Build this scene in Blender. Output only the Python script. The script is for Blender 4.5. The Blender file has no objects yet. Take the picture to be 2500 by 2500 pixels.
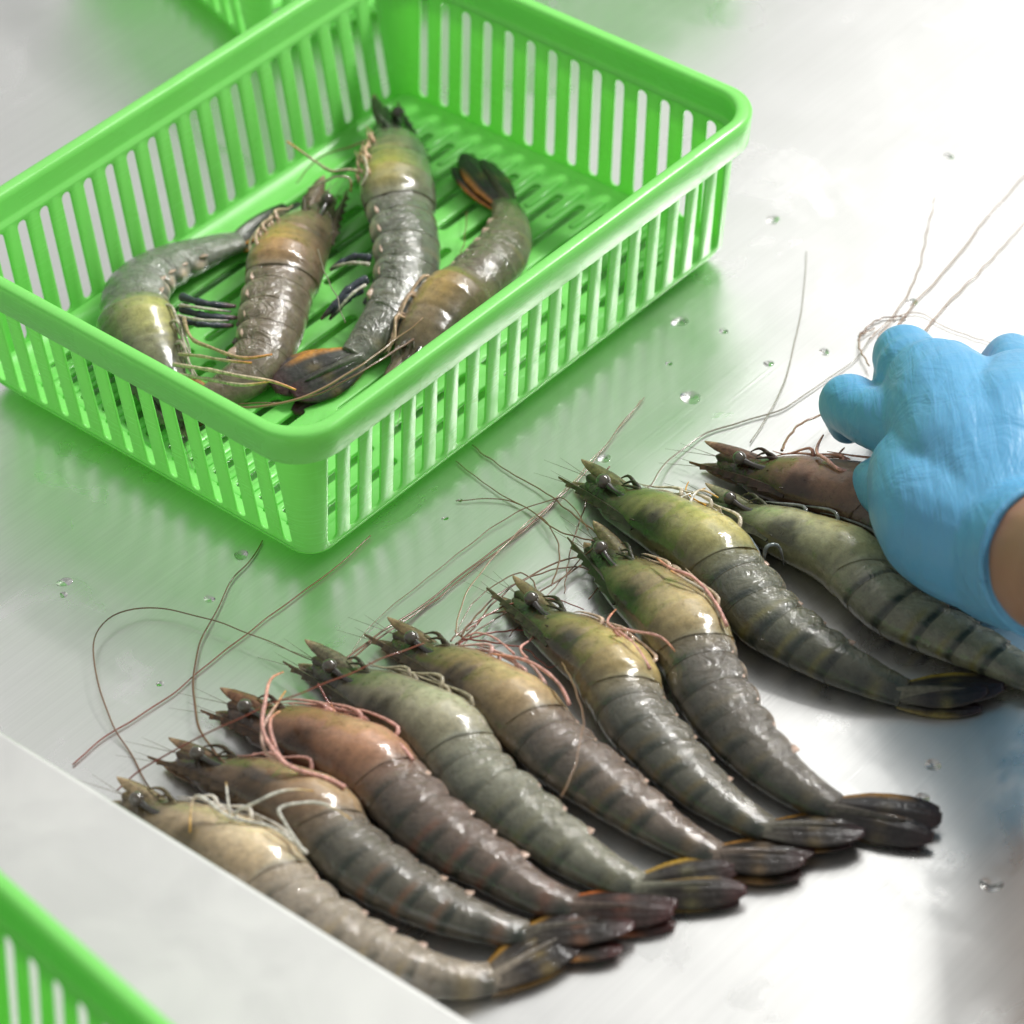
import bpy, bmesh, math, random
import numpy as np
from mathutils import Matrix, Vector

# ------------------------------------------------------------------ camera / light (top of file)
CM = 0.01
F_PX, PITCH, ROLL = 8555.75, 40.8625, -3.0871          # solved from the basket's slots
CAM = np.array([0.0, -113.009, 97.762])                # centimetres
S = bpy.context.scene
S.render.resolution_x = S.render.resolution_y = 1024
a = math.radians(90 - PITCH); r_ = math.radians(ROLL)
Rx = np.array([[1, 0, 0], [0, math.cos(a), -math.sin(a)], [0, math.sin(a), math.cos(a)]])
Rz = np.array([[math.cos(r_), -math.sin(r_), 0], [math.sin(r_), math.cos(r_), 0], [0, 0, 1]])
RC = Rx @ Rz
cd = bpy.data.cameras.new('camera'); cam = bpy.data.objects.new('camera', cd)
S.collection.objects.link(cam)
M4 = Matrix.Identity(4)
for i in range(3):
    for j in range(3): M4[i][j] = RC[i, j]
    M4[i][3] = CAM[i] * CM
cam.matrix_world = M4
cd.sensor_width = 36; cd.lens = F_PX / 2500 * 36
cd.clip_start = 0.05; cd.clip_end = 50
cd.dof.use_dof = True; cd.dof.focus_distance = 1.475; cd.dof.aperture_fstop = 8.0
S.camera = cam

w = bpy.data.worlds.new('World'); S.world = w; w.use_nodes = True
bg = w.node_tree.nodes['Background']
bg.inputs[0].default_value = (1.0, 0.995, 0.975, 1); bg.inputs[1].default_value = 0.34

def area(name, loc, target, sx, sy, power, col=(1, 1, 1)):
    l = bpy.data.lights.new(name, 'AREA'); l.shape = 'RECTANGLE'; l.size = sx * CM; l.size_y = sy * CM
    l.energy = power; l.color = col
    o = bpy.data.objects.new(name, l); S.collection.objects.link(o)
    o.location = Vector(loc) * CM
    o.rotation_euler = (Vector(target) - Vector(loc)).to_track_quat('-Z', 'Y').to_euler()
    return o
# ceiling light panels of the processing room, beyond and to the right of the table
for k in (-1, 0, 1):        # three fluorescent tubes, to the right and beyond
    area('ceiling_tube', (182 + 36 * k, 128 - 34 * k, 240), (0, 0, 0), 120, 12, 38, (1, .985, .955))
area('back_softbox', (-10, 310, 268), (0, 0, 0), 430, 260, 11, (.99, 1, .985))      # large dim softbox, added to give the steel something bright to mirror
area('ceiling_light', (105, 240, 215), (10, 0, 0), 150, 120, 8, (1, .99, .97))
S.view_settings.view_transform = 'Standard'; S.view_settings.look = 'None'
S.view_settings.exposure = 0.24; S.view_settings.gamma = 1
S.render.engine = 'CYCLES'
try:
    S.cycles.max_bounces = 10; S.cycles.use_denoising = True
except Exception: pass

# ------------------------------------------------------------------ helpers
rng = np.random.default_rng(7); random.seed(7)
def up(x, y, z=0.0):
    """point of the photograph (2500 px frame) -> the place it shows, on the level z (cm)"""
    d = RC @ np.array([(x - 1250) / F_PX, -(y - 1250) / F_PX, -1.0])
    return CAM + (z - CAM[2]) / d[2] * d
def srgb(c):
    c = np.asarray(c, float) / 255.0
    return np.where(c <= .04045, c / 12.92, ((c + .055) / 1.055) ** 2.4)
def tag(o, label=None, cat=None, group=None, kind=None):
    if label: o['label'] = label
    if cat: o['category'] = cat
    if group: o['group'] = group
    if kind: o['kind'] = kind
    return o
def empty(name, loc):
    o = bpy.data.objects.new(name, None); S.collection.objects.link(o)
    o.location = Vector(loc) * CM; o.empty_display_size = .02
    return o
def mesh_obj(name, V, F, mat, parent=None, origin=(0, 0, 0), cols=None, smooth=True, sharp=None):
    V = (np.asarray(V, float) - np.asarray(origin, float)) * CM
    me = bpy.data.meshes.new(name); me.from_pydata(V.tolist(), [], F); me.update()
    if cols is not None:
        at = me.color_attributes.new('pigment', 'FLOAT_COLOR', 'POINT')
        c = np.full((len(V), 4), .25, np.float32); c[:, :cols.shape[1]] = cols
        at.data.foreach_set('color', c.ravel())
    me.materials.append(mat)
    if smooth: me.polygons.foreach_set('use_smooth', [True] * len(me.polygons))
    if sharp is not None:
        try: me.set_sharp_from_angle(angle=math.radians(sharp))
        except Exception: pass
    o = bpy.data.objects.new(name, me); S.collection.objects.link(o)
    if parent is not None: o.parent = parent
    else: o.location = Vector(origin) * CM
    return o
def copy_tree(o, parent=None):
    c = o.copy(); S.collection.objects.link(c); c.parent = parent
    for ch in list(o.children): copy_tree(ch, c)
    return c
def spline(P, n, closed=False):
    P = np.asarray(P, float)
    if len(P) == 2: return P[0] + np.linspace(0, 1, n)[:, None] * (P[1] - P[0])
    d = np.r_[0, np.cumsum(np.linalg.norm(np.diff(P, axis=0), axis=1))]
    m = np.zeros_like(P)
    m[1:-1] = (P[2:] - P[:-2]) / (d[2:] - d[:-2])[:, None]
    m[0] = (P[1] - P[0]) / (d[1] - d[0]) * 1.5 - m[1] * .5
    m[-1] = (P[-1] - P[-2]) / (d[-1] - d[-2]) * 1.5 - m[-2] * .5
    s = np.linspace(0, d[-1], n); k = np.clip(np.searchsorted(d, s, 'right') - 1, 0, len(P) - 2)
    h = (d[k + 1] - d[k])[:, None]; t = (s - d[k])[:, None] / h
    return ((2*t**3 - 3*t**2 + 1) * P[k] + (t**3 - 2*t**2 + t) * h * m[k]
            + (-2*t**3 + 3*t**2) * P[k + 1] + (t**3 - t**2) * h * m[k + 1])
def norm(v): return v / (np.linalg.norm(v, axis=-1, keepdims=True) + 1e-12)
def tube(P, R, sides=7, cap=True, flat=1.0):
    P = np.asarray(P, float); n = len(P); R = np.broadcast_to(np.asarray(R, float), (n,))
    T = norm(np.gradient(P, axis=0)); up_ = np.array([0, 0, 1.0])
    N = np.cross(T, up_); bad = np.linalg.norm(N, axis=1) < .1; N[bad] = [1, 0, 0]; N = norm(N); B = np.cross(N, T)
    th = np.linspace(0, 2 * np.pi, sides, endpoint=False)
    V = (P[:, None] + R[:, None, None] * (N[:, None] * np.cos(th)[None, :, None] + flat * B[:, None] * np.sin(th)[None, :, None])).reshape(-1, 3)
    F = [(i * sides + j, i * sides + (j + 1) % sides, (i + 1) * sides + (j + 1) % sides, (i + 1) * sides + j)
         for i in range(n - 1) for j in range(sides)]
    if cap: F += [tuple(range(sides))[::-1], tuple((n - 1) * sides + j for j in range(sides))]
    return V, F
def join(parts):
    Vs, Fs, k = [], [], 0
    for V, F in parts:
        Vs.append(V); Fs += [tuple(i + k for i in f) for f in F]; k += len(V)
    return np.vstack(Vs), Fs

# ------------------------------------------------------------------ materials
def mat(name):
    m = bpy.data.materials.new(name); m.use_nodes = True
    nt = m.node_tree; return m, nt, nt.nodes['Principled BSDF'], nt.nodes.new, nt.links.new
def setp(b, **k):
    for n, v in k.items():
        n = n.replace('_', ' ')
        for i in b.inputs:
            if i.name.lower() == n.lower(): i.default_value = v; break
def noise(nt, scale, detail=4, rough=.55, vec=None, dist=0):
    n = nt.nodes.new('ShaderNodeTexNoise'); n.inputs['Scale'].default_value = scale
    n.inputs['Detail'].default_value = detail; n.inputs['Roughness'].default_value = rough
    n.inputs['Distortion'].default_value = dist
    if vec is not None: nt.links.new(vec, n.inputs['Vector'])
    return n
def ramp(nt, src, p0, p1, v0, v1):
    m = nt.nodes.new('ShaderNodeMapRange'); nt.links.new(src, m.inputs[0])
    for i, v in zip((1, 2, 3, 4), (p0, p1, v0, v1)): m.inputs[i].default_value = v
    return m.outputs[0]
def bump(nt, h, strength, dist, prev=None):
    b = nt.nodes.new('ShaderNodeBump'); b.inputs['Strength'].default_value = strength
    b.inputs['Distance'].default_value = dist; nt.links.new(h, b.inputs['Height'])
    if prev is not None: nt.links.new(prev, b.inputs['Normal'])
    return b.outputs[0]

BR = math.radians(47.13)       # brushing runs along the basket's long side
def steel(name, base, rough, brush_angle, aniso=.55, bscale=1.0, warp=.16, metal=.92, brush=.75):
    m, nt, b, N, L = mat(name)
    tc = N('ShaderNodeTexCoord')
    mp = N('ShaderNodeMapping'); mp.inputs['Rotation'].default_value = (0, 0, -brush_angle)
    L(tc.outputs['Object'], mp.inputs[0])
    st = N('ShaderNodeMapping'); st.inputs['Scale'].default_value = (4, 900, 1); L(mp.outputs[0], st.inputs[0])
    n1 = noise(nt, 1.0, 3, .6, st.outputs[0])
    st2 = N('ShaderNodeMapping'); st2.inputs['Scale'].default_value = (14, 2600, 1); st2.inputs['Rotation'].default_value = (0, 0, .02)
    L(mp.outputs[0], st2.inputs[0]); n2 = noise(nt, 1.0, 2, .5, st2.outputs[0])
    # sparse individual scratches at odd angles
    st3 = N('ShaderNodeMapping'); st3.inputs['Scale'].default_value = (9, 420, 1); st3.inputs['Rotation'].default_value = (0, 0, .28)
    L(mp.outputs[0], st3.inputs[0]); n3 = noise(nt, 1.0, 1, .5, st3.outputs[0])
    sc = ramp(nt, n3.outputs[0], .70, .76, 0, 1)
    st4 = N('ShaderNodeMapping'); st4.inputs['Scale'].default_value = (420, 11, 1); st4.inputs['Rotation'].default_value = (0, 0, .5)
    L(mp.outputs[0], st4.inputs[0]); n4 = noise(nt, 1.0, 1, .5, st4.outputs[0])
    sc2 = ramp(nt, n4.outputs[0], .72, .78, 0, 1)
    wv = noise(nt, 5.0 * bscale, 3, .5, tc.outputs['Object'])         # the sheet's slight dents
    bl = noise(nt, 22.0, 5, .6, tc.outputs['Object'], .6)             # water film, wiped patches
    nrm = bump(nt, wv.outputs[0], warp, .006)
    nrm = bump(nt, n1.outputs[0], .10 * brush, .0006, nrm)
    nrm = bump(nt, n2.outputs[0], .10 * brush, .0004, nrm)
    nrm = bump(nt, sc, .12 * brush, .0002, nrm)
    L(nrm, b.inputs['Normal'])
    mx = N('ShaderNodeMix'); mx.data_type = 'RGBA'
    mx.inputs['A'].default_value = (*[c * (1 - .05 * brush) for c in base], 1); mx.inputs['B'].default_value = (*[min(1, c * (1 + .05 * brush)) for c in base], 1)
    L(ramp(nt, n1.outputs[0], .3, .7, 0, 1), mx.inputs['Factor']); L(mx.outputs['Result'], b.inputs['Base Color'])
    pd = noise(nt, 13.0, 4, .55, tc.outputs['Object'], 1.2); pm = ramp(nt, pd.outputs[0], .56, .64, 0, brush)      # wet patches
    mr = N('ShaderNodeMix'); L(pm, mr.inputs['Factor']); L(ramp(nt, bl.outputs[0], .35, .7, rough * .85, rough * 1.2), mr.inputs['A']); mr.inputs['B'].default_value = rough * .6
    L(mr.outputs['Result'], b.inputs['Roughness'])
    nrm = bump(nt, pm, .04, .0006, nrm)
    for l_ in list(b.inputs['Normal'].links): nt.links.remove(l_)
    L(nrm, b.inputs['Normal'])
    setp(b, metallic=metal, anisotropic=aniso)
    tg = N('ShaderNodeTangent'); tg.direction_type = 'UV_MAP'; L(tg.outputs[0], b.inputs['Tangent'])
    return m
M_TABLE = steel('brushed_steel', (.77, .77, .755), .33, BR)
M_LEDGE = steel('ledge_steel', (.68, .68, .665), .5, BR + .9, .1, metal=.7, brush=.15)

def plastic():
    m, nt, b, N, L = mat('green_plastic')
    tc = N('ShaderNodeTexCoord'); n = noise(nt, 30, 3, .5, tc.outputs['Object']); n2 = noise(nt, 900, 2, .5, tc.outputs['Object'])
    mx = N('ShaderNodeMix'); mx.data_type = 'RGBA'
    mx.inputs['A'].default_value = (.29, .82, .20, 1); mx.inputs['B'].default_value = (.34, .88, .24, 1)
    L(n.outputs[0], mx.inputs['Factor']); L(mx.outputs['Result'], b.inputs['Base Color'])
    fs = N('ShaderNodeMapping'); fs.inputs['Scale'].default_value = (60, 60, 900); fs.inputs['Rotation'].default_value = (.3, .2, .4); L(tc.outputs['Object'], fs.inputs[0])
    n3 = noise(nt, 1, 3, .6, fs.outputs[0]); sm_ = N('ShaderNodeMath'); L(ramp(nt, n3.outputs[0], .55, .75, 0, .22), sm_.inputs[0]); L(ramp(nt, n.outputs[0], .3, .7, .16, .34), sm_.inputs[1])
    L(sm_.outputs[0], b.inputs['Roughness'])
    L(bump(nt, n2.outputs[0], .05, .0005), b.inputs['Normal'])
    tr = N('ShaderNodeBsdfTranslucent'); tr.inputs[0].default_value = (.46, .97, .26, 1)
    ms = N('ShaderNodeMixShader'); ms.inputs[0].default_value = .36
    L(b.outputs[0], ms.inputs[1]); L(tr.outputs[0], ms.inputs[2])
    L(ms.outputs[0], nt.nodes['Material Output'].inputs[0])
    return m
M_GREEN = plastic()

def shell(name, rough=.24, coat=1.0, sss=.5, mottle=.30, bumpy=.5, mscale=260):
    m, nt, b, N, L = mat(name)
    at = N('ShaderNodeAttribute'); at.attribute_name = 'pigment'
    tc = N('ShaderNodeTexCoord')
    n1 = noise(nt, mscale, 5, .65, tc.outputs['Object'], .4); n2 = noise(nt, mscale * 6, 3, .6, tc.outputs['Object'])
    n3 = noise(nt, mscale * .45, 4, .6, tc.outputs['Object'], .8)
    v = N('ShaderNodeMix'); v.data_type = 'RGBA'; v.blend_type = 'MULTIPLY'; v.inputs['Factor'].default_value = 1
    L(at.outputs['Color'], v.inputs['A'])
    mm = N('ShaderNodeMath'); mm.operation = 'MULTIPLY'
    L(ramp(nt, n1.outputs[0], .3, .7, 1 - mottle, 1 + mottle * .75), mm.inputs[0]); L(ramp(nt, n2.outputs[0], .3, .7, 1 - mottle * .45, 1 + mottle * .4), mm.inputs[1])
    L(mm.outputs[0], v.inputs['B']); L(v.outputs['Result'], b.inputs['Base Color'])
    def masked(h, st, d, prev=None):
        o_ = bump(nt, h, st, d, prev); bn = o_.node; q = N('ShaderNodeMath'); q.operation = 'MULTIPLY'; q.inputs[1].default_value = st * 2.0
        L(at.outputs['Alpha'], q.inputs[0]); L(q.outputs[0], bn.inputs['Strength']); return o_
    nrm = masked(n3.outputs[0], bumpy, .0032); nrm = bump(nt, n1.outputs[0], bumpy * .3, .0008, nrm)
    L(nrm, b.inputs['Normal'])
    cn = masked(n3.outputs[0], bumpy * 1.3, .0034); cn = bump(nt, n1.outputs[0], bumpy * .22, .0008, cn) 
    L(cn, b.inputs['Coat Normal'])
    L(ramp(nt, n1.outputs[0], .3, .7, rough, rough * 1.7), b.inputs['Roughness'])
    setp(b, coat_weight=coat, coat_roughness=.035, coat_ior=1.48, specular_ior_level=.25, subsurface_weight=sss, subsurface_scale=.006)
    b.inputs['Subsurface Radius'].default_value = (1, .7, .4)
    return m
M_SHELL = shell('prawn_shell', coat=.9)
M_FAN = shell('tail_fan_shell', .35, .5, .05, .45, .35, 420)
M_HEAD = shell('head_plate', .4, .5, .1, .6, .4, 500)
def simple(name, col, rough=.3, coat=.6, trans=0, ior=1.45, sss=0):
    m, nt, b, N, L = mat(name)
    tc = N('ShaderNodeTexCoord'); n = noise(nt, 500, 3, .6, tc.outputs['Object'])
    mx = N('ShaderNodeMix'); mx.data_type = 'RGBA'
    mx.inputs['A'].default_value = (*[c * .8 for c in col], 1); mx.inputs['B'].default_value = (*[min(1, c * 1.2) for c in col], 1)
    L(n.outputs[0], mx.inputs['Factor']); L(mx.outputs['Result'], b.inputs['Base Color'])
    setp(b, roughness=rough, coat_weight=coat, coat_roughness=.05, transmission_weight=trans, ior=ior, subsurface_weight=sss, subsurface_scale=.003)
    return m
M_EYE = simple('prawn_eye', (.075, .065, .05), .14, 1)
M_STALK = simple('eye_stalk', (.03, .025, .02), .2, 1)
M_ANT = {'brown': simple('feeler_brown', (.16, .075, .04), .3, .6), 'red': simple('feeler_red', (.22, .05, .03), .3, .6),
         'tan': simple('feeler_tan', (.26, .15, .08), .3, .6), 'grey': simple('feeler_grey', (.20, .17, .12), .3, .6)}
M_DROP, nt, b, N, L = mat('water'); setp(b, base_color=(1, 1, 1, 1), roughness=.02, transmission_weight=1.0, ior=1.333)

# ------------------------------------------------------------------ the table and the raised ledge
def sheet(name, poly, z0, z1, mat_, angle, bevel, kind='structure', label=None):
    poly = [np.array(p[:2]) for p in poly]; n = len(poly)
    V = [(*p, z1) for p in poly] + [(*p, z0) for p in poly]
    F = [tuple(range(n)), tuple(range(2 * n - 1, n - 1, -1))] + [(i, i + n, (i + 1) % n + n, (i + 1) % n) for i in range(n)]
    o = mesh_obj(name, V, F, mat_, smooth=False)
    me = o.data; uv = me.uv_layers.new(name='brush')
    ca, sa = math.cos(angle), math.sin(angle)
    for l in me.loops:
        c = me.vertices[l.vertex_index].co
        uv.data[l.index].uv = (c.x * ca + c.y * sa, -c.x * sa + c.y * ca)
    if bevel:
        bv = o.modifiers.new('edge', 'BEVEL'); bv.width = bevel * CM; bv.segments = 4; bv.limit_method = 'ANGLE'
    tag(o, label, kind=kind)
    return o
sheet('steel_table', [(-130, -75), (150, -75), (150, 130), (-130, 130)], -3.5, 0.0, M_TABLE, BR, .4)
LZ = 5.0
e0, e1 = up(0, 1779, LZ), up(1165, 2500, LZ)
ed = norm(e1 - e0); en = np.array([ed[1], -ed[0], 0]);
if en[1] > 0: en = -en
lp = [e0 - ed * 60, e1 + ed * 45, e1 + ed * 45 + en * 45, e0 - ed * 60 + en * 45]
ld = sheet('steel_ledge', lp, 0.004, LZ, M_LEDGE, BR + .9, .25)

# ------------------------------------------------------------------ the basket
BP, BU, BV, DR, ZS, ZT, U0, V0 = 1.35, 27.78, 20.07, .10, 1.147, 6.769, 1.065, 1.26
def ring_pts(off, z, rad, nseg=8):
    """outline of the basket at outward offset off, returned as straight/corner points, counter-clockwise from the front corner"""
    x0, x1, y0, y1 = -off, BU + off, -off, BV + off; r = rad + off * .6
    pts = []
    for cx, cy, a0 in ((x0 + r, y0 + r, 180), (x1 - r, y0 + r, 270), (x1 - r, y1 - r, 0), (x0 + r, y1 - r, 90)):
        for k in range(nseg + 1):
            t = math.radians(a0 + 90 * k / nseg); pts.append((cx + r * math.cos(t), cy + r * math.sin(t), z))
    return pts
def loft_rings(profile, rad=1.15, nseg=8, closed_profile=False):
    rings = [ring_pts(o, z, rad, nseg) for o, z in profile]; n = len(rings[0])
    V = [p for r in rings for p in r]; F = []
    m = len(rings)
    for i in range(m if closed_profile else m - 1):
        i2 = (i + 1) % m
        for j in range(n): F.append((i * n + j, i * n + (j + 1) % n, i2 * n + (j + 1) % n, i2 * n + j))
    return np.array(V), F
def slot_cell(s0, s1, z0, z1, sc, w, zb, zt, n=5):
    """two halves of a panel cell with a round-ended slot cut in it, as 2-D polygons"""
    r = w / 2
    left = [(s0, z0), (sc, z0)] + [(sc - r * math.sin(t), zb + r - r * math.cos(t)) for t in np.linspace(0, math.pi / 2, n)] \
         + [(sc - r * math.cos(t), zt - r + r * math.sin(t)) for t in np.linspace(0, math.pi / 2, n)] + [(sc, z1), (s0, z1)]
    right = [(2 * sc - x, z) for x, z in left][::-1]
    right = [((s1 if abs(x - (2 * sc - s0)) < 1e-9 else x), z) for x, z in right]
    return [left, right]
SLOT_W = .55
def build_basket():
    root = empty('plastic_basket', (0, 0, 0))
    bm = bmesh.new()
    def face(pts):
        vs = [bm.verts.new(p) for p in pts]
        try: bm.faces.new(vs)
        except Exception: pass
    zlo, zhi = .95, 7.0
    rc = 1.15
    def wall(side):
        n = 20 if side in 'fb' else 14; Ln = BU if side in 'fb' else BV; st = U0 if side in 'fb' else V0
        def P(s, z):
            # the ends of the straight part follow the rounded corner, which grows with the draft
            o = DR * z; 
            if side == 'f': return (s, -o, z)
            if side == 'b': return (s, BV + o, z)
            if side == 'l': return (-o, s, z)
            return (BU + o, s, z)
        edges = [st + BP * (i - .5) for i in range(n + 1)]
        edges[0] = rc - DR * 0; edges[-1] = Ln - rc
        for i in range(n):
            c = st + BP * i
            s0, s1 = edges[i], edges[i + 1]
            if i == 0: s0 = min(s0, c - SLOT_W / 2 - .1)
            if i == n - 1: s1 = max(s1, c + SLOT_W / 2 + .1)
            for poly in slot_cell(s0, s1, zlo, zhi, c, SLOT_W, ZS, ZT):
                pts = [P(s, z) for s, z in poly]
                face(pts if side in 'fr' else pts[::-1])
        return edges
    starts = {}
    for sd in 'frbl': wall(sd)
    # corners: quarter columns between the slotted panels
    def corner(cx, cy, a0, sx, sy, endu, endv):
        for k in range(10):
            q = []
            for kk, z in ((k, zlo), (k + 1, zlo), (k + 1, zhi), (k, zhi)):
                t = kk / 10; o = DR * z
                # superelliptic corner from (endu, wall) to (wall, endv)
                a_ = math.pi / 2 * t
                ru, rv = endu + o, endv + o
                x = cx + sx * (o - ru + ru * math.sin(a_)); y = cy + sy * (o - rv + rv * math.cos(a_))
                q.append((x, y, z))
            face(q if a0 else q[::-1])
    eu, ev = U0 - SLOT_W / 2 - .1, V0 - SLOT_W / 2 - .1
    eu = min(eu, rc); ev = min(ev, rc)
    corner(0, 0, 0, -1, -1, eu, ev); corner(BU, 0, 1, 1, -1, BU - max(BU - rc, U0 + 19 * BP + SLOT_W / 2 + .1), ev)
    corner(BU, BV, 0, 1, 1, BU - max(BU - rc, U0 + 19 * BP + SLOT_W / 2 + .1), BV - max(BV - rc, V0 + 13 * BP + SLOT_W / 2 + .1))
    corner(0, BV, 1, -1, 1, eu, BV - max(BV - rc, V0 + 13 * BP + SLOT_W / 2 + .1))
    bmesh.ops.remove_doubles(bm, verts=bm.verts, dist=.004)
    bmesh.ops.recalc_face_normals(bm, faces=bm.faces)
    V = np.array([v.co[:] for v in bm.verts]); bm.verts.index_update(); F = [tuple(v.index for v in f.verts) for f in bm.faces]; bm.free()
    wl = mesh_obj('wall', V, F, M_GREEN, root, sharp=30)
    sol = wl.modifiers.new('thickness', 'SOLIDIFY'); sol.thickness = .13 * CM; sol.offset = 0
    bv = wl.modifiers.new('soft', 'BEVEL'); bv.width = .035 * CM; bv.segments = 2; bv.limit_method = 'ANGLE'; bv.angle_limit = math.radians(50)
    # base skirt: rounded bottom joining floor and wall (closed profile)
    zo = DR * .95
    prof = [(-1.25, .42), (-.45, .40), (-.18, .44), (.0, .62), (zo + .10, .96), (zo + .10, 1.0), (zo - .10, 1.0), (zo - .13, .96), (-.22, .78), (-.5, .64), (-1.25, .62)]
    V, F = loft_rings(prof, 1.15, 10, True)
    mesh_obj('base_skirt', V, F, M_GREEN, root, sharp=50)
    # rim: shoulder ledge, flared collar, rounded top and hanging lip
    o7 = DR * 6.95
    prof = [(o7 - .07, 6.90), (o7 - .07, 7.02), (o7 + .10, 7.12), (o7 + .13, 7.25), (o7 + .15, 8.10), (o7 + .17, 8.30), (o7 + .25, 8.43), (o7 + .38, 8.47),
            (o7 + .68, 8.46), (o7 + .80, 8.39), (o7 + .84, 8.26), (o7 + .72, 6.86), (o7 + .70, 6.83), (o7 + .63, 6.83), (o7 + .61, 6.86), (o7 + .71, 8.10), (o7 + .64, 8.28), (o7 + .38, 8.28), (o7 + .31, 8.1),
            (o7 + .27, 7.2), (o7 + .20, 7.02), (o7 + .07, 6.95), (o7 + .07, 6.90)]
    V, F = loft_rings(prof, 1.35, 12, True)
    mesh_obj('rim', V, F, M_GREEN, root, sharp=60)
    # floor with long slots
    bm = bmesh.new()
    def facef(pts, z=.52):
        vs = [bm.verts.new((x, y, z)) for x, y in pts]; bm.faces.new(vs)
    x0, x1, y0, y1 = 1.1, BU - 1.1, 1.1, BV - 1.1
    ncol = 4; nrow = 13; cw = (x1 - x0) / ncol; rh = (y1 - y0) / nrow
    for i in range(ncol):
        for j in range(nrow):
            xa, xb = x0 + i * cw, x0 + (i + 1) * cw; ya, yb = y0 + j * rh, y0 + (j + 1) * rh; yc = (ya + yb) / 2
            inset = .42 if j % 2 == 0 else .42
            for poly in slot_cell(ya, yb, xa, xb, yc, .50, xa + inset, xb - inset, 4):
                facef([(z_, s_) for s_, z_ in poly])
    bmesh.ops.remove_doubles(bm, verts=bm.verts, dist=.004); bmesh.ops.recalc_face_normals(bm, faces=bm.faces)
    V = np.array([v.co[:] for v in bm.verts]); F = [tuple(v.index for v in f.verts) for f in bm.faces]; bm.free()
    fl = mesh_obj('floor_grid', V, F, M_GREEN, root, sharp=30)
    sol = fl.modifiers.new('thickness', 'SOLIDIFY'); sol.thickness = .24 * CM; sol.offset = 0
    bv = fl.modifiers.new('soft', 'BEVEL'); bv.width = .05 * CM; bv.segments = 2; bv.limit_method = 'ANGLE'; bv.angle_limit = math.radians(50)
    # raised ribs across the grid between the slots at both ends
    parts = []
    for (xa, xb) in ((.75, 3.6), (BU - 3.6, BU - .75)):
        for j in range(nrow + 1):
            y = y0 + j * rh
            if j in (0, nrow): continue
            V, F = tube([(xa + .3, y, .62), (xa + .5, y, .66), (xb - .15, y, .66), (xb, y, .62)], [.10, .2, .2, .10], 8, flat=.4)
            mesh_obj('floor_rib', V, F, M_GREEN, root)
    # feet
    for (x, y) in ((2.2, 2.2), (BU - 2.2, 2.2), (BU - 2.2, BV - 2.2), (2.2, BV - 2.2), (BU / 2, 1.2), (BU / 2, BV - 1.2)):
        V, F = tube([(x, y, 0.004), (x, y, .08), (x, y, .5)], [.42, .5, .55], 14); mesh_obj('foot', V, F, M_GREEN, root, sharp=40)
    return root
basket = build_basket()
basket.location = Vector((-8.411, -3.189, 0)) * CM; basket.rotation_euler = (0, 0, math.radians(47.127))
tag(basket, 'large bright green slotted plastic basket holding four prawns in the middle of the steel table', 'basket', 'green plastic baskets')
ya = math.radians(47.127); E1 = np.array([math.cos(ya), math.sin(ya), 0]); E2 = np.array([-math.sin(ya), math.cos(ya), 0]); BO = np.array([-8.411, -3.189, 0])

# basket behind, top left: its slotted wall comes down to the table along this line
q0, q1 = up(480, 0, .4), up(565, 78, .4); dv = norm(q0 - q1)      # along the wall, away from the camera
b2 = copy_tree(basket)
yaw2 = math.atan2(dv[1], dv[0]) - math.pi / 2
o2 = q1 - dv * 3.0
b2.location = Vector((o2[0], o2[1], 0)) * CM; b2.rotation_euler = (0, 0, yaw2)
tag(b2, 'green slotted basket behind the big basket, only a corner showing at the top edge', 'basket', 'green plastic baskets')
# basket in the foreground on the ledge, bottom left: we look over its far rim
q0, q1 = up(0, 2108, LZ + 8.5), up(400, 2462, LZ + 8.5); dv = norm(q1 - q0)
yaw3 = math.atan2(-dv[1], -dv[0]) - math.pi / 2                     # wall u=BU runs along +v = -dv
e1_ = np.array([math.cos(yaw3), math.sin(yaw3), 0]); e2_ = np.array([-math.sin(yaw3), math.cos(yaw3), 0])
o3 = q1 - e1_ * (BU + 1.65) - e2_ * 6.0
b3 = copy_tree(basket); b3.location = Vector((o3[0], o3[1], LZ)) * CM; b3.rotation_euler = (0, 0, yaw3)
tag(b3, 'blurred green slotted basket in the near foreground at the bottom left corner', 'basket', 'green plastic baskets')

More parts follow.
